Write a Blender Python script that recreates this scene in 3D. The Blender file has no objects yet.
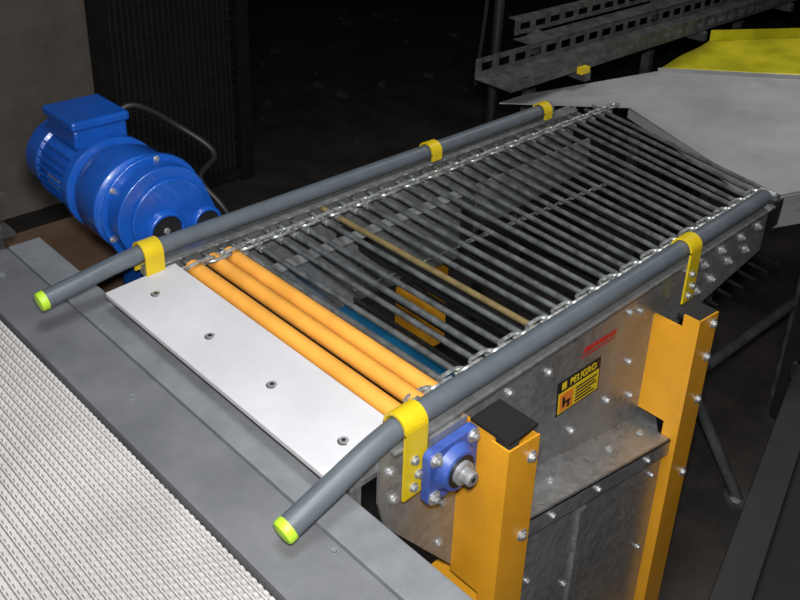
import bpy, math, random
from mathutils import Vector, Matrix
random.seed(4)
S=bpy.context.scene
S.view_settings.view_transform='Standard'
F=-.832; B=-1.585

# ---------------- materials ----------------
def mat(name,col,rough=.5,metal=0,var=0,scale=8,col2=None,bump=0,bscale=60,coat=0,stretch=None):
    m=bpy.data.materials.new(name); m.use_nodes=True; nt=m.node_tree; N=nt.nodes; L=nt.links
    b=N['Principled BSDF']; b.inputs['Roughness'].default_value=rough; b.inputs['Metallic'].default_value=metal
    b.inputs['Coat Weight'].default_value=coat
    c=tuple(col)+(1,)
    b.inputs['Base Color'].default_value=c
    tc=N.new('ShaderNodeTexCoord'); mp=N.new('ShaderNodeMapping'); L.new(tc.outputs['Object'],mp.inputs[0])
    if stretch: mp.inputs['Scale'].default_value=stretch
    if var or col2:
        n=N.new('ShaderNodeTexNoise'); n.inputs['Scale'].default_value=scale; n.inputs['Detail'].default_value=6; n.inputs['Roughness'].default_value=.65
        r=N.new('ShaderNodeValToRGB'); L.new(mp.outputs[0],n.inputs['Vector']); L.new(n.outputs['Fac'],r.inputs[0])
        c2=tuple(col2)+(1,) if col2 else tuple(x*(1-var) for x in col)+(1,)
        r.color_ramp.elements[0].position=.38; r.color_ramp.elements[0].color=c2
        r.color_ramp.elements[1].position=.62; r.color_ramp.elements[1].color=c
        L.new(r.outputs[0],b.inputs['Base Color'])
        mr=N.new('ShaderNodeMapRange'); mr.inputs[3].default_value=max(0,rough-.1); mr.inputs[4].default_value=min(1,rough+.1)
        L.new(n.outputs['Fac'],mr.inputs[0]); L.new(mr.outputs[0],b.inputs['Roughness'])
    if bump:
        n2=N.new('ShaderNodeTexNoise'); n2.inputs['Scale'].default_value=bscale; n2.inputs['Detail'].default_value=4
        bp=N.new('ShaderNodeBump'); bp.inputs['Strength'].default_value=bump; bp.inputs['Distance'].default_value=.01
        L.new(mp.outputs[0],n2.inputs['Vector']); L.new(n2.outputs['Fac'],bp.inputs['Height']); L.new(bp.outputs[0],b.inputs['Normal'])
    return m
def galv_mat(name,dark,light,rough=.42,metal=.75):
    m=bpy.data.materials.new(name); m.use_nodes=True; nt=m.node_tree; N=nt.nodes; L=nt.links
    b=N['Principled BSDF']; b.inputs['Metallic'].default_value=metal; b.inputs['Roughness'].default_value=rough
    tc=N.new('ShaderNodeTexCoord'); v=N.new('ShaderNodeTexVoronoi'); v.inputs['Scale'].default_value=75
    n=N.new('ShaderNodeTexNoise'); n.inputs['Scale'].default_value=6; n.inputs['Detail'].default_value=7
    L.new(tc.outputs['Object'],v.inputs['Vector']); L.new(tc.outputs['Object'],n.inputs['Vector'])
    bw=N.new('ShaderNodeRGBToBW'); L.new(v.outputs['Color'],bw.inputs[0])
    mx=N.new('ShaderNodeMix'); mx.data_type='FLOAT'; mx.inputs[0].default_value=.7
    L.new(bw.outputs[0],mx.inputs[2]); L.new(n.outputs['Fac'],mx.inputs[3])
    r=N.new('ShaderNodeValToRGB'); L.new(mx.outputs[0],r.inputs[0])
    r.color_ramp.elements[0].position=.3; r.color_ramp.elements[0].color=(*dark,1)
    r.color_ramp.elements[1].position=.7; r.color_ramp.elements[1].color=(*light,1)
    L.new(r.outputs[0],b.inputs['Base Color'])
    mr=N.new('ShaderNodeMapRange'); mr.inputs[3].default_value=rough-.08; mr.inputs[4].default_value=rough+.12
    L.new(bw.outputs[0],mr.inputs[0]); L.new(mr.outputs[0],b.inputs['Roughness'])
    return m
M={}
M['galv']=galv_mat('galvanised_steel',(.24,.245,.25),(.40,.405,.41),.33,.6)
M['zinc']=mat('zinc_bolts',(.5,.51,.52),.42,.6,.3,60)
M['rod']=mat('rod_steel',(.34,.36,.365),.33,.74,.5,25)
M['rodtan']=mat('rod_tan',(.36,.27,.12),.35,.5,.3,25)
M['shaftdark']=mat('dark_shaft',(.06,.06,.06),.35,.8,.3,25)
M['chain']=mat('chain_steel',(.52,.54,.53),.38,.6,.6,90)
M['table']=mat('grey_painted_steel',(.165,.17,.18),.6,.1,.0,7,(.125,.13,.14),.05,120)
M['table2']=mat('grey_painted_steel_light',(.20,.21,.225),.6,.05,0,14,(.155,.165,.175))
M['hdpe']=mat('white_hdpe',(.56,.56,.58),.6,0,.14,3,None,.03,90)
_h=M['hdpe'].node_tree.nodes['Principled BSDF']
_h.inputs['Specular IOR Level'].default_value=.35; _h.inputs['Subsurface Weight'].default_value=.3; _h.inputs['Subsurface Radius'].default_value=(.01,.01,.012); _h.inputs['Subsurface Scale'].default_value=1
M['orange']=mat('orange_roller_pvc',(.80,.36,.055),.5,0,.16,12)
M['leg']=mat('yellow_orange_paint',(.74,.34,.02),.38,0,.12,9,None,.03,60)
M['yel']=mat('yellow_clamp_paint',(.66,.48,.01),.42,0,.15,14)
M['tube']=mat('grey_pvc_tube',(.10,.118,.135),.40,0,.15,14)
M['cap']=mat('lime_end_cap',(.42,.68,.03),.45)
M['blue']=mat('motor_blue_paint',(.008,.085,.42),.32,0,.2,9,None,.05,50,.3)
M['bearblue']=mat('bearing_blue_paint',(.05,.10,.38),.4,0,.3,30)
M['black']=mat('black_rubber',(.012,.012,.012),.5)
M['blacksteel']=mat('black_steel',(.022,.022,.022),.5,.3,.3,12)
M['belt']=mat('belt_white_plastic',(.56,.54,.53),.5,0,.18,4)
M['beltbase']=mat('belt_base_plastic',(.25,.24,.235),.6,0,.3,6)
M['cardboard']=mat('cardboard',(.15,.09,.055),.85,0,.25,6)
M['wall']=mat('rough_concrete',(.25,.21,.18),.9,0,.0,2.2,(.17,.145,.125),.6,14)
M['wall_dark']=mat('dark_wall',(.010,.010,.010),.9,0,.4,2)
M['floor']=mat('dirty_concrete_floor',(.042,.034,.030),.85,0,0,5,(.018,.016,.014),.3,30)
M['rubble']=mat('rubble',(.05,.045,.04),.9,0,.4,8)
M['mesh']=mat('black_wire',(.035,.035,.036),.6,.2,.3,9)
M['deck']=mat('chute_sheet_metal',(.33,.33,.34),.55,.1,0,2.5,(.25,.25,.26))
M['tray']=mat('tray_steel',(.13,.13,.13),.5,.4,.5,20)
M['bluetray']=mat('blue_plastic',(.01,.13,.26),.4,0,.3,12)
M['yg']=mat('yellow_green_plastic',(.50,.46,.01),.45,0,.35,5)
M['stky']=mat('sticker_yellow',(.75,.55,.02),.4)
M['stkb']=mat('sticker_black',(.012,.012,.012),.4)
M['red']=mat('red_print',(.5,.015,.02),.4)
M['stko']=mat('sticker_orange',(.75,.22,.02),.4)
M['dark']=mat('dark_hole',(.004,.004,.005),.7)

# ---------------- mesh builder ----------------
class MB:
    def __init__(s): s.v=[]; s.f=[]
    def box(s,a,b):
        x0,y0,z0=[min(a[i],b[i]) for i in range(3)]; x1,y1,z1=[max(a[i],b[i]) for i in range(3)]
        k=len(s.v); s.v+=[(x0,y0,z0),(x1,y0,z0),(x1,y1,z0),(x0,y1,z0),(x0,y0,z1),(x1,y0,z1),(x1,y1,z1),(x0,y1,z1)]
        s.f+=[[k+i for i in q] for q in ((0,3,2,1),(4,5,6,7),(0,1,5,4),(1,2,6,5),(2,3,7,6),(3,0,4,7))]; return s
    def prism(s,pts,off):
        k=len(s.v); n=len(pts); o=Vector(off)
        s.v+=[tuple(p) for p in pts]+[tuple(Vector(p)+o) for p in pts]
        s.f+=[list(range(k,k+n))[::-1],list(range(k+n,k+2*n))]
        s.f+=[[k+i,k+(i+1)%n,k+n+(i+1)%n,k+n+i] for i in range(n)]; return s
    def cyl(s,a,b,r,n=16,r2=None,caps=True):
        a=Vector(a);b=Vector(b);d=(b-a).normalized(); u=d.orthogonal().normalized(); w=d.cross(u)
        r2=r if r2 is None else r2; k=len(s.v)
        for c,R in((a,r),(b,r2)):
            for i in range(n):
                t=2*math.pi*i/n; s.v.append(tuple(c+R*(math.cos(t)*u+math.sin(t)*w)))
        s.f+=[[k+i,k+(i+1)%n,k+n+(i+1)%n,k+n+i] for i in range(n)]
        if caps: s.f+=[list(range(k,k+n))[::-1],list(range(k+n,k+2*n))]
        return s
    def lathe(s,a,d,prof,n=32):
        a=Vector(a);d=Vector(d).normalized();u=d.orthogonal().normalized();w=d.cross(u);k=len(s.v)
        for h,R in prof:
            for i in range(n):
                t=2*math.pi*i/n; s.v.append(tuple(a+d*h+R*(math.cos(t)*u+math.sin(t)*w)))
        for j in range(len(prof)-1):
            s.f+=[[k+j*n+i,k+j*n+(i+1)%n,k+(j+1)*n+(i+1)%n,k+(j+1)*n+i] for i in range(n)]
        m=(len(prof)-1)*n; s.f+=[list(range(k,k+n))[::-1],list(range(k+m,k+m+n))]; return s
    def sweep(s,pts,r,n=12,closed=False,caps=True):
        P=[Vector(p) for p in pts]; k=len(s.v); m=len(P); up=None
        for i,p in enumerate(P):
            if closed: d=P[(i+1)%m]-P[i-1]
            else: d=P[min(i+1,m-1)]-P[max(i-1,0)]
            d.normalize()
            if up is None: up=d.orthogonal().normalized()
            up=(up-d*up.dot(d)).normalized(); w=d.cross(up)
            for j in range(n):
                t=2*math.pi*j/n; s.v.append(tuple(p+r*(math.cos(t)*up+math.sin(t)*w)))
        for i in range(m if closed else m-1):
            a=k+i*n; b=k+((i+1)%m)*n
            s.f+=[[a+j,a+(j+1)%n,b+(j+1)%n,b+j] for j in range(n)]
        if not closed and caps: s.f+=[list(range(k,k+n))[::-1],list(range(k+(m-1)*n,k+m*n))]
        return s
    def obj(s,name,m,parent=None,smooth=False,bevel=0):
        me=bpy.data.meshes.new(name); me.from_pydata(s.v,[],s.f); me.validate(); me.materials.append(M[m])
        import bmesh
        bm=bmesh.new(); bm.from_mesh(me); bmesh.ops.recalc_face_normals(bm,faces=bm.faces); bm.to_mesh(me); bm.free()
        o=bpy.data.objects.new(name,me); S.collection.objects.link(o)
        if parent: o.parent=parent
        if bevel:
            bv=o.modifiers.new('bevel','BEVEL'); bv.width=bevel; bv.segments=2; bv.limit_method='ANGLE'; bv.angle_limit=math.radians(40)
        if smooth:
            for p in me.polygons: p.use_smooth=True
            try: me.set_sharp_from_angle(angle=math.radians(40))
            except Exception: pass
        return o
def empty(name,loc=(0,0,0)):
    e=bpy.data.objects.new(name,None); e.empty_display_size=.1; S.collection.objects.link(e); return e
def bez(pts,n=8):
    P=[Vector(p) for p in pts]; P=[P[0]*2-P[1]]+P+[P[-1]*2-P[-2]]; out=[]
    for i in range(1,len(P)-2):
        for j in range(n):
            t=j/n; a,b,c,d=P[i-1:i+3]
            out.append(.5*((2*b)+(c-a)*t+(2*a-5*b+4*c-d)*t*t+(3*b-a-3*c+d)*t**3))
    out.append(P[-2]); return out
def bolt(mb,p,d,r=.009,sh=.0):
    p=Vector(p);d=Vector(d).normalized()
    mb.cyl(p,p+d*.002,r*1.45,16); mb.cyl(p+d*.002,p+d*.0075,r,6)
    if sh: mb.cyl(p+d*.0075,p+d*(.0075+sh),r*.55,10)

# ---------------- belt conveyor (foreground) ----------------
bc=empty('belt_conveyor')
X0,X1=-1.90,-.25; Y0,Y1=-.55,.535
MB().box((X0,Y0,-.16),(X1,Y1,-.122)).obj('belt_base','beltbase',bc)
nb=MB(); px,py=.0150,.0122; j=0; y=Y0+py/2
while y<Y1-.004:
    nb.box((X0,y-py*.5,-.1225),(X1,y-py*.34,-.1175))
    x=X0+px/2+(px/2 if j%2 else 0)
    while x<X1-.006:
        k=len(nb.v); a,b_=.0054,.0038; c,d_=.0036,.0026
        nb.v+=[(x-a,y-b_,-.122),(x+a,y-b_,-.122),(x+a,y+b_,-.122),(x-a,y+b_,-.122),
               (x-c,y-d_,-.1140),(x+c,y-d_,-.1140),(x+c,y+d_,-.1140),(x-c,y+d_,-.1140)]
        nb.f+=[[k+4,k+5,k+6,k+7],[k,k+1,k+5,k+4],[k+1,k+2,k+6,k+5],[k+2,k+3,k+7,k+6],[k+3,k,k+4,k+7]]
        x+=px
    y+=py; j+=1
nb.obj('belt_links','belt',bc)
MB().box((-1.97,.538,-.125),(X1,.549,-.103)).obj('edge_strip','table',bc)
MB().box((-1.97,.549,-.22),(X1,.655,-.106)).obj('side_deck','table',bc,bevel=.002)
MB().box((-1.96,.655,-.12),(X1,.726,-.098)).obj('side_cover','table2',bc,bevel=.002)
MB().box((-1.955,.700,-.28),(X1,.722,-.12)).obj('side_web','table',bc)
MB().box((-1.97,Y0,-.22),(-1.90,.56,-.106)).obj('end_deck','table',bc,bevel=.002)
lg=MB()
for x in(-1.93,-.33):
    for y in(-.5,.66): lg.box((x-.03,y-.03,-1.1),(x+.03,y+.03,-.2))
lg.box((-1.93,.63,-.5),(-.33,.66,-.44))
lg.obj('legs','table',bc)
bl=MB()
for p in((-1.86,.60),(-1.3,.60),(-.78,.64)): bolt(bl,(p[0],p[1],-.106),(0,0,1),.005)
bl.obj('bolts','table2',bc)

# ---------------- chain-driven rod conveyor ----------------
rc=empty('roller_conveyor')
MB().prism([(-1.565,.690,-.058),(-.868,.690,-.058),(-.868,.848,-.05),(-1.565,.848,-.05)],(0,0,.012)).obj('white_transfer_plate','hdpe',rc,bevel=.002)
ms=MB(); ms.box((-1.56,.73,-.10),(-.85,.85,-.060)); ms.box((-1.56,.735,-.30),(-.84,.745,-.06)); ms.box((-.862,.745,-.075),(F-.004,.80,-.04)); ms.obj('plate_support','galv',rc)
sc=MB(); sd=MB()
for i in range(4):
    x=-1.490+i*.196; y=.760
    sc.cyl((x,y,-.0435),(x,y,-.0405),.0085,20); sd.cyl((x,y,-.0405),(x,y,-.0400),.004,6); sd.cyl((x,y,-.0440),(x,y,-.0425),.0105,20)
sc.obj('plate_screws','zinc',rc); sd.obj('plate_screw_sockets','black',rc)
ro=MB(); rs=MB()
for y,R_ in((.872,.0175),(.921,.0165),(.962,.0165)):
    ro.lathe((B+.045,y,-.045),(1,0,0),[(0,R_-.004),(.003,R_),(.672,R_),(.675,R_-.004)],24)
    rs.cyl((B+.01,y,-.045),(F-.005,y,-.045),.006,10)
ro.obj('orange_rollers','orange',rc,True)
rd=MB(); rt=MB(); ends=[]
ys=[.996]+[1.035+.0437*i for i in range(29)]
for i,y in enumerate(ys):
    t=max(0,(y-1.2)/1.1); yb=y+.13*t**1.3; yf=y-.03*t
    z=-.045+random.uniform(-.002,.002)
    yb+=random.uniform(-.007,.007); yf+=random.uniform(-.007,.007)
    tgt=rt if i in(6,) else rd
    tgt.cyl((B+.01,yb,z),(F-.012,yf,z),.0064 if i%3 else .0072,12)
    ends.append((yb,yf,z))
rd.obj('steel_rods','rod',rc,True); rt.obj('tan_rod','rodtan',rc,True); rs.obj('roller_axles','rod',rc,True)
rl=MB()
for i in range(17):
    y=1.2+.075*i; rl.cyl((B+.03,y+.02*i*.3,-.27-.004*i),(F-.03,y,-.27-.004*i),.006,8)
rl.obj('return_rods','shaftdark',rc,True)
def link(mb,c,ax,perp,l,w,r):
    c=Vector(c);ax=Vector(ax).normalized();perp=Vector(perp).normalized();pts=[]
    for i in range(14):
        t=2*math.pi*i/14; ct=math.cos(t); st=math.sin(t)
        pts.append(c+ax*(ct*w+(l-w)*(1 if ct>0 else -1))+perp*st*w)
    mb.sweep(pts,r,6,True)
ch=MB()
def chain(x,ya,yb,z0,z1,step=.0258,l=.0185,w=.0085,r=.0033):
    n=int((yb-ya)/step)
    for i in range(n):
        t=(i+.5)/n; y=ya+(yb-ya)*t; z=z0+(z1-z0)*t
        link(ch,(x,y,z),(0,1,(z1-z0)/(yb-ya)),(1,0,0.25) if i%2 else (.75,0,.8),l,w,r)
chain(B+.068,.86,2.42,-.030,-.030,.041,.031,.0175,.0042); chain(F-.056,.86,2.18,-.030,-.030,.041,.031,.0175,.0042)
chain(B+.095,1.25,2.40,-.25,-.30,.03)
chain(B+.028,.86,2.40,-.055,-.055)
ch.obj('drive_chains','chain',rc,True)
nub=MB()
for yb,yf,z in ends:
    nub.cyl((B+.055,yb,z),(B+.082,yb,z),.0085,10); nub.cyl((F-.066,yf,z),(F-.02,yf,z),.0085,10)
nub.obj('rod_end_bushings','zinc',rc,True)
MB().cyl((-1.64,.892,-.10),(F+.06,.892,-.10),.014,20).obj('drive_shaft','rod',rc,True)
sp=MB()
for x in(B+.055,F-.035):
    pts=[]
    for i in range(36):
        R=.030 if i%3 else .038
        t=2*math.pi*i/36; pts.append((x,.892+R*math.cos(t),-.10+R*math.sin(t)))
    sp.prism(pts,(.008,0,0))
sp.obj('sprockets','chain',rc)
def yz(mb,x,pts,th): mb.prism([(x,p[0],p[1]) for p in pts],(th,0,0))
lz=lambda y:-.300-.24*(y-1.06)
s1=MB()
yz(s1,F-.004,[(.775,-.028),(2.14,-.028),(2.14,-.17),(1.74,-.22),(1.74,lz(1.74)),(1.06,lz(1.06)),(1.06,-.475),(.98,-.44),(.79,-.20),(.775,-.14)],.006)
s1.box((F-.004,.79,-.034),(F+.022,2.13,-.028))
s1.box((F-.004,1.06,-.062),(F+.006,1.62,-.057))
s1.obj('front_side_plate','galv',rc)
s1=MB()
yz(s1,F+.024,[(.862,-.036),(.95,-.036),(.95,-.20),(.862,-.18)],.006)
s1.box((F+.002,.87,-.05),(F+.024,.94,-.04))
s1.obj('bearing_plate','galv',rc)
s2=MB()
yz(s2,B,[(.80,-.03),(2.30,-.03),(2.30,-.24),(1.80,-.24),(1.62,-.27),(1.2,-.27),(.80,-.20)],-.005)
s2.box((B-.02,.80,-.034),(B+.02,2.28,-.028))
s2.obj('back_side_plate','galv',rc)
s3=MB()
s3.prism([(F,1.052,lz(1.052)),(F+.105,1.052,lz(1.052)),(F+.105,1.60,lz(1.60)),(F+.07,1.60,lz(1.60)),(F,1.70,lz(1.70))],(0,0,-.005))
s3.prism([(F+.10,1.052,lz(1.052)),(F+.10,1.60,lz(1.60)),(F+.10,1.60,lz(1.60)-.045),(F+.10,1.052,lz(1.052)-.045)],(.005,0,0))
s3.obj('ledge','galv',rc)
s4=MB()
s4.prism([(F+.085,1.05,lz(1.05)-.005),(F+.085,1.262,lz(1.262)-.005),(F+.085,1.262,-1.05),(F+.085,1.05,-1.05)],(.006,0,0))
s4.prism([(F+.085,1.270,lz(1.27)-.005),(F+.085,1.60,lz(1.60)-.005),(F+.085,1.60,-1.05),(F+.085,1.27,-1.05)],(.006,0,0))
s4.box((F+.07,1.05,-1.05),(F+.085,1.60,-.45))
s4.box((F+.091,1.255,-1.05),(F+.10,1.278,-.42))
s4.prism([(F-.02,1.055,-.31),(F+.085,1.055,-.31),(F+.085,1.055,-1.05),(F-.02,1.055,-1.05)],(0,.005,0))
s4.obj('lower_housing','galv',rc)
s5=MB()
s5.prism([(B+.10,1.00,-.085),(B+.10,1.66,-.085),(B+.10,1.66,-.30),(B+.10,1.22,-.28),(B+.10,1.00,-.20)],(.004,0,0))
s5.prism([(B+.10,1.00,-.085),(B+.10,1.66,-.085),(B+.13,1.66,-.09),(B+.13,1.00,-.09)],(0,0,.003))
s5.prism([(B+.10,1.72,-.09),(B+.10,2.25,-.09),(B+.10,2.25,-.20),(B+.10,1.72,-.24)],(.004,0,0))
s5.box((B+.01,1.24,-.34),(F-.01,1.27,-.30))
s5.obj('inner_guides','galv',rc,True)
MB().cyl((B+.02,1.31,-.13),(F-.01,1.31,-.13),.020,18).obj('return_roller_shaft','shaftdark',rc,True)
MB().cyl((B+.02,1.70,-.17),(F-.01,1.70,-.17),.016,18).obj('cross_shaft','shaftdark',rc,True)
bt=MB(); bt.box((-1.45,1.15,-.262),(-.87,1.22,-.255)); bt.box((-1.45,1.22,-.262),(-.87,1.226,-.235)); bt.box((-1.45,1.15,-.262),(-.87,1.156,-.24))
bt.obj('blue_drip_tray','bluetray',rc)
def hollow(mb,x0,x1,y0,y1,z0,z1,t=.003):
    mb.box((x0,y0,z0),(x0+t,y1,z1)); mb.box((x1-t,y0,z0),(x1,y1,z1)); mb.box((x0+t,y0,z0),(x1-t,y0+t,z1)); mb.box((x0+t,y1-t,z0),(x1-t,y1,z1))
def channel(mb,x0,x1,y0,y1,z0,z1,t=.004):
    mb.prism([(x1-t,y0,z0),(x1-t,y1,z0),(x1-t,y1,z1-.010),(x1-t,y0,z1)],(t,0,0))
    mb.prism([(x0,y0,z0),(x1-t,y0,z0),(x1-t,y0,z1),(x0,y0,z1)],(0,t,0))
    mb.box((x0,y1-t,z0),(x1-t,y1,z1-.012))
l=MB()
channel(l,F+.078,F+.118,.962,1.047,-1.1,-.068)
channel(l,F+.078,F+.118,1.602,1.687,-1.1,-.098)
hollow(l,B-.08,B-.008,.95,1.03,-1.1,-.05)
hollow(l,B-.08,B-.008,1.60,1.68,-1.1,-.05)
l.box((B+.0,1.58,-.60),(B+.07,1.66,-.31))
l.box((F-.06,.98,-.60),(F+.074,1.04,-.485))
l.obj('yellow_legs','leg',rc)
i_=MB(); i_.box((F+.024,.966,-.060),(F+.114,1.043,-.054)); i_.box((F+.060,1.606,-.112),(F+.114,1.683,-.104)); i_.obj('leg_top_shade','black',rc)  # black sheets at the leg tops, standing in for the shaded openings
g2=MB(); g2.box((F+.002,1.61,-.40),(F+.078,1.62,-.14)); g2.box((F+.002,.968,-.44),(F+.078,.974,-.062)); g2.obj('leg_reflection_panels','leg',rc)  # orange panels standing in for the legs' reflection in the side plate
fp=MB()
for x,ys_ in((F+.096,(1.0,1.645)),(B-.045,(.99,1.64))):
    for y in ys_: fp.box((x-.06,y-.06,-1.1),(x+.06,y+.06,-1.092))
fp.obj('foot_plates','leg',rc)
b=MB()
for y,z in((1.027,-.115),(1.025,-.30),(1.030,-.50),(1.668,-.13),(1.668,-.22),(1.668,-.34),(1.668,-.56)): bolt(b,(F+.118,y,z),(1,0,0),.0085,.002)
for y,z in((1.10,-.085),(1.50,-.085),(1.10,-.26),(1.33,-.31),(1.46,-.30),(1.56,-.34),(1.545,-.10),(1.53,-.23),(1.22,-.10),
           (.80,-.085),(.81,-.15),(.93,-.24),(.93,-.34),(1.03,-.40)): bolt(b,(F+.002,y,z),(1,0,0),.0070)
for y,z in((1.82,-.09),(1.80,-.155),(1.87,-.15),(1.90,-.08),(1.95,-.13),(2.0,-.08),(2.04,-.13),(2.09,-.08),(1.78,-.06)): bolt(b,(F+.002,y,z),(1,0,0),.0095,.006)
for y in(1.14,1.3,1.5): bolt(b,(F+.105,y,lz(y)-.024),(1,0,0),.005)
for y in(1.20,1.42,1.55): bolt(b,(F+.05,y,lz(y)),(0,-.0,1),.006,.003)
for y,z in((1.10,-.50),(1.10,-.72),(1.56,-.52),(1.56,-.75),(1.24,-.62)): bolt(b,(F+.091,y,z),(1,0,0),.005)
b.obj('bolts','zinc',rc)
rp=MB()
for k,(a,c) in enumerate(((0,.03),(.034,.05),(.054,.085),(.09,.115))): rp.prism([(F+.0025,1.335+a,-.112-.05*a),(F+.0025,1.335+c,-.112-.05*c),(F+.0025,1.34+c,-.100-.05*c),(F+.0025,1.34+a,-.100-.05*a)],(.0008,0,0))
rp.prism([(F+.0025,1.33,-.122),(F+.0025,1.45,-.128),(F+.0025,1.45,-.125),(F+.0025,1.33,-.119)],(.0008,0,0))
rp.obj('red_print','red',rc)

# ---------------- clamps ----------------
def clamp(name,x,y,w,side,zl,zi=-.028,nb_=3):
    e=empty(name); mb=MB(); R=.0225
    an=[math.radians(-10+i*(200/14)) for i in range(15)]
    inner=[(x+side*R*math.cos(t),R*math.sin(t)) for t in an]
    outer=[(x+side*(R+.005)*math.cos(t),(R+.005)*math.sin(t)) for t in an]
    for i in range(14):
        q=[inner[i],inner[i+1],outer[i+1],outer[i]]
        mb.prism([(p[0],y-w/2,p[1]) for p in q],(0,w,0))
    xo=x+side*R
    mb.box((xo,y-w/2,zl),(xo+side*.005,y+w/2,0))
    mb.box((x-side*R,y-w/2,zi),(x-side*(R+.005),y+w/2,0))
    mb.obj('strap','yel',e)
    bb=MB()
    for z in(-.095,-.118,-.060)[:nb_]:
        if z>zl+.008: bolt(bb,(xo+side*.005,y+(.006 if z==-.095 else -.004),z),(side,0,0),.0060)
    bb.box((min(xo,x+side*.006),y-.01,-.06),(max(xo,x+side*.006),y+.01,-.04))
    bb.obj('clamp_bolts','zinc',e); return e
clamp('yellow_pipe_clamp',F,.832,.050,1,-.138)
clamp('yellow_pipe_clamp',F,1.712,.046,1,-.135)
clamp('yellow_pipe_clamp',B,.800,.042,-1,-.05,-.065,0)
clamp('yellow_pipe_clamp',B,1.635,.036,-1,-.05,-.020,0)
clamp('yellow_pipe_clamp',B,2.12,.034,-1,-.05,-.020,0)

# ---------------- guard rails ----------------
def rail(x,tip,bend,end,tz,r):
    e=empty('guard_rail'); mb=MB()
    d=(Vector((x,tip,tz))-Vector((x,bend,0))).normalized()
    a=Vector((x,bend,0)); pts=[Vector((x,tip,tz))]
    for i in range(9):
        t=i/8; s=a+d*.07; f_=a+Vector((0,.07,0)); pts.append((1-t)**2*s+2*t*(1-t)*a+t*t*f_)
    pts.append(Vector((x,end,0)))
    mb.sweep(pts,r,28); mb.obj('tube','tube',e,True)
    c=MB(); c.lathe(pts[0]-d*.006,d,[(0,r+.001),(.010,r+.001),(.014,r-.001),(.016,r-.008),(.0165,.002)],28); c.obj('end_cap','cap',e,True)
rail(F-.001,.592,.80,2.10,-.066,.0205); rail(B-.003,.576,.765,2.16,-.028,.0190)

# ---------------- flange bearing ----------------
fb=empty('flange_bearing')
def rsq(y,z,hy,hz,r,n=6):
    o=[]
    for cy,cz,a0 in((y+hy-r,z+hz-r,0),(y-hy+r,z+hz-r,90),(y-hy+r,z-hz+r,180),(y+hy-r,z-hz+r,270)):
        for i in range(n+1):
            t=math.radians(a0+90*i/n); o.append((cy+r*math.cos(t),cz+r*math.sin(t)))
    return o
by,bz=.902,-.105; bx=F+.031
m_=MB(); m_.prism([(bx,p[0],p[1]) for p in rsq(by,bz,.060,.056,.014)],(.018,0,0))
m_.lathe((bx+.016,by,bz),(1,0,0),[(0,.047),(.012,.041),(.020,.038)],32)
m_.obj('housing','bearblue',fb,True,bevel=.002)
MB().lathe((bx+.032,by,bz),(1,0,0),[(0,.031),(.0045,.031)],32).obj('bearing_seal','black',fb,True)
m_=MB(); m_.lathe((bx+.034,by,bz),(1,0,0),[(0,.022),(.010,.022),(.011,.018)],28); m_.lathe((bx+.042,by,bz),(1,0,0),[(0,.014),(.020,.014),(.022,.012)],24)
m_.obj('shaft_end','zinc',fb,True)
MB().lathe((bx+.0642,by,bz),(1,0,0),[(0,.005),(.0006,.004)],16).obj('centre_hole','dark',fb)
b=MB()
for dy in(-.045,.045):
    for dz in(-.041,.041): bolt(b,(bx+.018,by+dy,bz+dz),(1,0,0),.0095,.005)
b.obj('bolts','zinc',fb)

# ---------------- warning label ----------------
wl=empty('danger_warning_label')
def lab(mb,y0,z0,y1,z1,x,th=.0006):
    def P(u,v): return (x,1.262+u*.150-.006*v,-.236+v*.088-.006*u)
    mb.prism([P(y0,z0),P(y1,z0),P(y1,z1),P(y0,z1)],(th,0,0))
a=MB(); lab(a,0,0,1,1,F+.0022,.0012); a.obj('label_border','stkb',wl)
a=MB(); lab(a,.03,.05,.97,.66,F+.0036); lab(a,.10,.74,.20,.94,F+.0036); a.obj('label_yellow','stky',wl)
a=MB(); lab(a,.06,.10,.36,.61,F+.0043); a.obj('label_pictogram','stko',wl)
a=MB()
for i,(u0,u1,v) in enumerate(((.42,.92,.54),(.42,.88,.44),(.42,.92,.34),(.42,.80,.24),(.42,.88,.14))): lab(a,u0,v-.025,u1,v+.02,F+.0043)
lab(a,.12,.2,.17,.5,F+.005); lab(a,.12,.3,.30,.36,F+.005); lab(a,.23,.14,.28,.3,F+.005); a.obj('label_lines','stkb',wl)
tcv=bpy.data.curves.new('label_text','FONT'); tcv.body='PELIGRO'; tcv.size=.026; tcv.extrude=.0003; tcv.offset=.0004
tcv.materials.append(M['stky']); to=bpy.data.objects.new('label_text',tcv); S.collection.objects.link(to); to.parent=wl
to.matrix_world=Matrix.Translation((F+.0042,1.262+.036,-.236+.066-.002))@Matrix(((0,0,1,0),(1,0,0,0),(0,1,0,0),(0,0,0,1)))@Matrix.Rotation(math.radians(-2.3),4,'Z')
to.scale=(.92,.92,1)

# ---------------- gear motor ----------------
gm=empty('gear_motor')
my,mz=.865,.045
m_=MB()
m_.lathe((-2.17,my,mz),(1,0,0),[(0,.05),(.004,.085),(.02,.103),(.085,.106),(.09,.098),(.26,.098),(.262,.122),(.285,.122),(.29,.10),(.30,.11),(.34,.122),(.42,.122),(.43,.11)],40)
for i in range(34):
    t=2*math.pi*i/34; c,s_=math.cos(t),math.sin(t)
    if s_>.75: continue
    u=Vector((0,c,s_)); w=Vector((0,-s_,c))*.0022; o=Vector((-2.075,my,mz))
    m_.prism([o+u*.095-w,o+u*.095+w,o+u*.111+w,o+u*.111-w],(.155,0,0))
m_.obj('motor_body','blue',gm,True)
m_=MB(); m_.prism([(-2.09,my-.062,mz+.085),(-1.94,my-.062,mz+.085),(-1.94,my+.075,mz+.085),(-2.09,my+.075,mz+.085)],(0,0,.05))
m_.box((-2.097,my-.068,mz+.135),(-1.933,my+.081,mz+.160)); m_.obj('terminal_box','blue',gm,bevel=.007)
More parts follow.
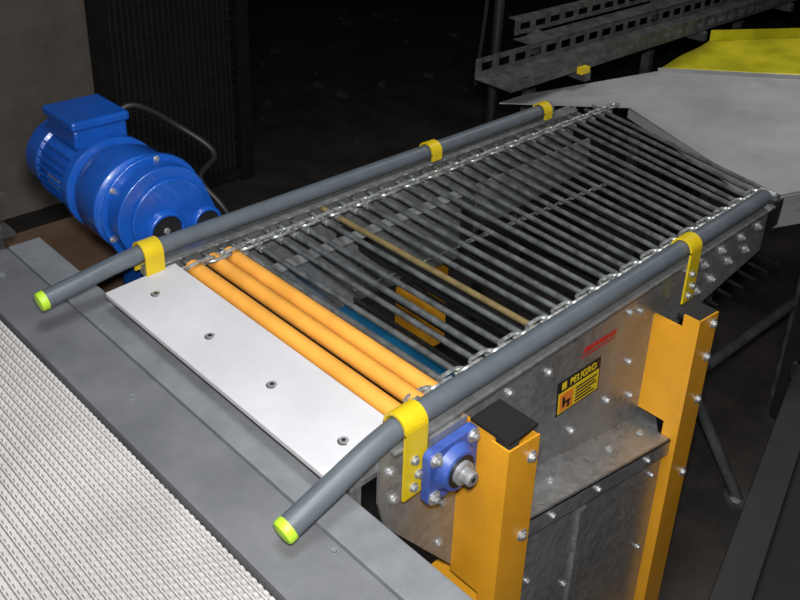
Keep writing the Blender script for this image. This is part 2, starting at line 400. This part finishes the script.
def hull(c1,r1,c2,r2,n=20):
    c1=Vector(c1);c2=Vector(c2);d=c2-c1;L=d.length;a=math.atan2(d.y,d.x);ph=math.acos((r1-r2)/L);o=[]
    for i in range(n+1):
        t=a+ph+(2*math.pi-2*ph)*i/n; o.append((c1.x+r1*math.cos(t),c1.y+r1*math.sin(t)))
    for i in range(n+1):
        t=a-ph+(2*ph)*i/n; o.append((c2.x+r2*math.cos(t),c2.y+r2*math.sin(t)))
    return o
m_=MB()
m_.prism([(-1.80,p[0],p[1]) for p in hull((.885,.035),.118,(.945,-.105),.112)],(.115,0,0))
m_.prism([(-1.755,p[0],p[1]) for p in hull((.885,.035),.130,(.945,-.105),.125)],(.02,0,0))
m_.prism([(-1.685,p[0],p[1]) for p in hull((.895,.025),.098,(.945,-.105),.092)],(.010,0,0))
m_.lathe((-1.676,.875,.000),(1,0,0),[(0,.052),(.018,.047),(.018,.038),(.006,.038)],32)
m_.lathe((-1.676,.985,-.015),(1,0,0),[(0,.042),(.014,.038),(.014,.030),(.006,.030)],32)
m_.box((-1.80,.82,-.26),(-1.69,.90,-.09)); m_.box((-1.80,.86,-.285),(-1.70,1.02,-.18))
for k_ in range(6): m_.box((-1.69,.815,-.10-.028*k_),(-1.68,.85,-.09-.028*k_))
m_.obj('gear_housing','blue',gm,True,bevel=.003)
m_=MB(); m_.lathe((-1.672,.875,.000),(1,0,0),[(0,.0385),(.008,.0385)],28); m_.lathe((-1.672,.985,-.015),(1,0,0),[(0,.0305),(.008,.0305)],24)
m_.obj('shaft_recess','dark',gm)
m_=MB(); m_.lathe((-1.664,.875,.000),(1,0,0),[(0,.008),(.003,.007)],20); m_.cyl((-1.68,.93,-.105),(-1.62,.93,-.105),.02,20)
for p in hull((.885,.035),.122,(.945,-.105),.117,6)[::2]: bolt(m_,(-1.735,p[0],p[1]),(1,0,0),.005)
m_.box((-2.03,my-.102,mz-.02),(-1.97,my-.094,mz+.02))
m_.obj('motor_hardware','zinc',gm)
pv=Vector((-1.66,.935,-.075)); sc_=.93
gm.scale=(sc_,)*3; gm.location=pv*(1-sc_)+Vector((0.018,.0,.000))
pc=MB(); pc.sweep(bez([(-2.01,.94,.175),(-2.0,1.0,.185),(-1.98,1.10,.11),(-1.92,1.17,.03),(-1.95,1.14,-.05),(-1.88,1.17,-.13),(-1.84,1.22,-.28),(-1.9,1.3,-.7),(-1.95,1.3,-1.09)]),.0085,10)
pc.obj('power_cable','black',gm,True)

# ---------------- cardboard box ----------------
cb=empty('cardboard_box')
k=MB(); k.box((-2.45,.80,-1.1),(-2.05,1.25,-.34)); k.obj('carton','cardboard',cb)
k=MB(); k.prism([(-2.45,.80,-.34),(-2.05,.80,-.34),(-2.05,.74,-.26),(-2.45,.74,-.26)],(0,0,.005)); k.prism([(-2.05,.8,-.34),(-2.05,1.25,-.34),(-1.97,1.25,-.28),(-1.97,.8,-.28)],(0,0,.005)); k.obj('flaps','cardboard',cb)
ps=MB(); ps.box((-2.115,.665,-1.1),(-2.09,.69,-.02)); ps.box((-2.16,.63,-.02),(-2.06,.70,-.010)); ps.box((-2.13,.64,-.13),(-2.06,.71,-.12)); ps.obj('steel_stand_post','tray')

# ---------------- chute ----------------
cd=empty('metal_chute')
k=MB()
zz=-.055
def cz(y): return zz+.05*max(0,y-2.4)
P=[(-1.80,2.17),(-1.50,2.48),(-.868,2.212),(-.78,2.45),(-.74,3.55),(-1.22,3.16),(-1.62,2.84),(-1.80,2.30)]
k.prism([(p[0],p[1],cz(p[1])) for p in P],(0,0,.004)); k.obj('chute_sheet','deck',cd)
k=MB()
k.prism([(-.866,2.212,zz),(-.78,2.45,zz),(-.78,2.47,zz-.11),(-.866,2.20,zz-.09)],(.004,0,0))
k.prism([(-.78,2.45,zz),(-.74,3.55,cz(3.55)),(-.74,3.55,-.25),(-.78,2.47,-.17)],(.004,0,0))
k.prism([(-1.50,2.48,zz),(-.868,2.212,zz),(-.868,2.212,zz-.03),(-1.50,2.48,zz-.03)],(0,.004,0))
k.prism([(-.74,3.55,cz(3.55)),(-1.22,3.16,cz(3.16)),(-1.62,2.84,cz(2.84)),(-1.62,2.84,cz(2.84)+.018),(-1.22,3.16,cz(3.16)+.018),(-.74,3.55,cz(3.55)+.018)],(0.003,-.003,0))
k.obj('chute_side','deck',cd)
k=MB()
for x,y in((-1.50,2.75),(-.86,2.75),(-.84,3.40)): k.box((x-.03,y-.03,-1.1),(x+.03,y+.03,-.05))
k.obj('chute_legs','blacksteel',cd)
ns=MB(); ns.box((F-.02,2.16,-.14),(F-.012,2.9,-.06)); ns.obj('next_conveyor_side_rail','blacksteel',cd)
# yellow-green chute surface beyond the hopper
yc=empty('yellow_chute')
k=MB(); n=20; m=14
c00,c10,c01,c11=Vector((-1.62,2.855,0)),Vector((-.76,3.56,0)),Vector((-1.66,3.28,0)),Vector((-.76,4.5,0))
for i in range(n):
    for j in range(m):
        u=j/(m-1); v=i/(n-1)
        p=c00*(1-u)*(1-v)+c10*u*(1-v)+c01*(1-u)*v+c11*u*v
        k.v.append((p.x,p.y,cz(p.y)+.004+.006*math.sin(u*14+v*5)*math.sin(v*3.1)))
for i in range(n-1):
    for j in range(m-1): a=i*m+j; k.f.append([a,a+1,a+m+1,a+m])
o=k.obj('chute_lining','yg',yc,True); o.modifiers.new('s','SOLIDIFY').thickness=.006
k=MB(); k.prism([(-1.66,3.28,-.01),(-.76,4.5,.05),(-.76,4.5,.09),(-1.66,3.28,.04)],(-.004,.004,0)); k.obj('chute_lip','yg',yc)
k=MB()
for x,y in((-1.60,3.15),(-.82,4.35),(-.82,3.75)): k.box((x-.03,y-.03,-1.1),(x+.03,y+.03,-.03))
k.obj('chute_supports','blacksteel',yc)

# ---------------- cable tray ----------------
ct=empty('cable_tray')
k=MB()
def perf(x,ya,yb,z0,h,t=.003,rows=1):
    k.box((x,ya,z0),(x+t,yb,z0+h*.28)); k.box((x,ya,z0+h*.72),(x+t,yb,z0+h))
    y=ya
    while y<yb: k.box((x,y,z0+h*.28),(x+t,min(y+.028,yb),z0+h*.72)); y+=.085
perf(-1.72,2.13,4.6,.02,.055); perf(-1.88,2.13,4.6,.02,.065); perf(-1.95,2.40,4.6,.10,.055)
k.box((-1.88,2.13,.016),(-1.72,4.6,.02)); k.box((-1.73,2.13,.075),(-1.72,4.6,.078)); k.box((-1.95,2.40,.085),(-1.875,4.6,.088))
k.box((-1.98,2.40,.155),(-1.95,4.6,.158))
for y in(2.5,3.3,4.1): k.box((-1.97,y,-.02),(-1.70,y+.03,.016)); k.box((-1.97,y,-1.1),(-1.93,y+.03,.10))
k.obj('tray_steel','tray',ct)
k=MB(); k.box((-1.717,2.47,.012),(-1.695,2.515,.034)); k.obj('yellow_tag','yel',ct)
k=MB(); k.cyl((-2.01,2.38,-1.1),(-2.01,2.38,1.4),.018,12); k.sweep(bez([(-2.05,2.34,1.4),(-2.04,2.32,.8),(-2.03,2.34,.3),(-2.06,2.34,-.1)]),.007,8); k.obj('vertical_conduit_post','black',None,True)

# ---------------- lower right ----------------
st=empty('strut_stand')
k=MB(); k.cyl((-.77,2.26,-1.09),(-.97,2.19,-.72),.018,14); k.cyl((-.97,2.25,-.70),(-.93,2.86,-.68),.018,14); k.cyl((-.93,2.86,-1.1),(-.93,2.86,-.35),.022,14)
k.cyl((-1.0,2.24,-1.1),(-1.0,2.24,-.35),.022,14)
k.cyl((-.77,2.26,-1.1),(-.77,2.26,-1.085),.045,16); k.obj('struts','tray',st,True)
k=MB(); bolt(k,(-.77,2.245,-1.085),(0,0,1),.012); bolt(k,(-.91,2.80,-.66),(1,0,0),.015); k.obj('bolts','zinc',st)
bf=empty('black_machine_frame')
k=MB()
k.prism([(-.487,1.40,-.60),(-.743,2.41,-.60),(-.663,2.43,-.60),(-.407,1.42,-.60)],(0,0,-.08))
k.prism([(-.30,1.40,-.60),(-.46,2.50,-.60),(-.40,2.51,-.60),(-.24,1.42,-.60)],(0,0,-.08))
k.prism([(-.487,1.40,-.66),(-.30,1.36,-.66),(-.30,1.42,-.66),(-.487,1.46,-.66)],(0,0,-.05))
k.prism([(-.743,2.36,-.60),(-.40,2.45,-.60),(-.40,2.51,-.60),(-.743,2.42,-.60)],(0,0,-.06))
for x,y in((-.45,1.43),(-.70,2.38),(-.27,1.43),(-.43,2.47)): k.box((x-.03,y-.03,-1.1),(x+.03,y+.03,-.62))
k.obj('frame_bars','blacksteel',bf,bevel=.003)
k=MB(); k.prism([(-.44,1.42,-.64),(-.68,2.40,-.64),(-.43,2.46,-.64),(-.28,1.40,-.64)],(0,0,-.01)); k.obj('frame_panel','wall_dark',bf)

# ---------------- room ----------------
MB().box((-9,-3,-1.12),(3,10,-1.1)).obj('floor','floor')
MB().box((-4.2,-3,-1.1),(-4.0,1.86,4)).obj('wall_left','wall')
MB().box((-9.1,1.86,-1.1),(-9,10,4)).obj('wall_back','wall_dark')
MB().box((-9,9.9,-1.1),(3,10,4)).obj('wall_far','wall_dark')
ce=empty('wire_mesh_partition')
k=MB(); x=-3.70; ya,yb=1.76,2.46
y=ya
while y<yb: k.box((x-.004,y,-1.05),(x+.004,y+.0075,2.6)); y+=.028
z=-1.05
while z<2.6: k.box((x-.002,ya,z),(x+.006,yb,z+.005)); z+=.05
k.obj('wires','mesh',ce)
k=MB(); k.box((-3.72,1.72,-1.1),(-3.67,1.77,2.65)); k.box((-3.72,2.40,-1.1),(-3.66,2.47,2.65)); k.box((-3.72,1.72,2.6),(-3.67,2.47,2.65)); k.box((-3.715,1.77,-1.08),(-3.675,2.40,-1.03)); k.obj('frame','blacksteel',ce)
k=MB(); k.box((-3.80,1.74,-1.1),(-3.78,2.46,2.6)); k.obj('dark_room_sheet','wall_dark',ce)  # near-black sheet standing in for the unlit room behind the mesh
k=MB()
for i in range(60):
    x=random.uniform(-6,-2.6); y=random.uniform(2.6,6.5); s_=random.uniform(.02,.07)
    k.prism([(x,y,-1.1),(x+s_,y+s_*.3,-1.1),(x+s_*.8,y+s_,-1.1),(x-s_*.2,y+s_*.7,-1.1)],(0,0,s_*.5))
k.obj('floor_rubble','rubble')

# ---------------- lights ----------------
def area(name,loc,tgt,e,size,col=(1,1,1),spread=180):
    l=bpy.data.lights.new(name,'AREA'); l.energy=e; l.size=size; l.color=col; l.spread=math.radians(spread); o=bpy.data.objects.new(name,l); S.collection.objects.link(o)
    o.location=loc; o.rotation_euler=(Vector(tgt)-Vector(loc)).to_track_quat('-Z','Y').to_euler()
area('camera_flash',(-.02,.03,1.09),(-1.15,1.25,-.15),44,.09,(1,.98,.96))
area('overhead_soft_light',(-.7,.5,2.2),(-1.2,1.3,-.1),10,.7,(.93,.97,1),90)  # soft area light from above, stands in for ambient light
area('chute_fill_light',(-1.1,3.4,2.2),(-1.15,3.0,-.1),6,.6,(1,.97,.93),80)  # added fill to brighten the chute deck, no visible source
w=bpy.data.worlds.new('world'); S.world=w; w.use_nodes=True; w.node_tree.nodes['Background'].inputs[0].default_value=(.6,.7,1,1); w.node_tree.nodes['Background'].inputs[1].default_value=.005

# ---------------- camera ----------------
cam=bpy.data.cameras.new('camera'); co=bpy.data.objects.new('camera',cam); S.collection.objects.link(co)
R=Vector((.7287,.6823,.0626)); D=Vector((.3298,-.2693,-.9048)); Fw=Vector((-.6002,.6797,-.4212))
Fw.normalize(); R=(R-Fw*R.dot(Fw)).normalized(); U=R.cross(Fw)
co.matrix_world=Matrix(((R.x,U.x,-Fw.x,0),(R.y,U.y,-Fw.y,0),(R.z,U.z,-Fw.z,1),(0,0,0,1)))
cam.sensor_width=36; cam.lens=36*913/800; cam.shift_x=-68/800; cam.shift_y=-128/800; cam.clip_start=.02
S.camera=co
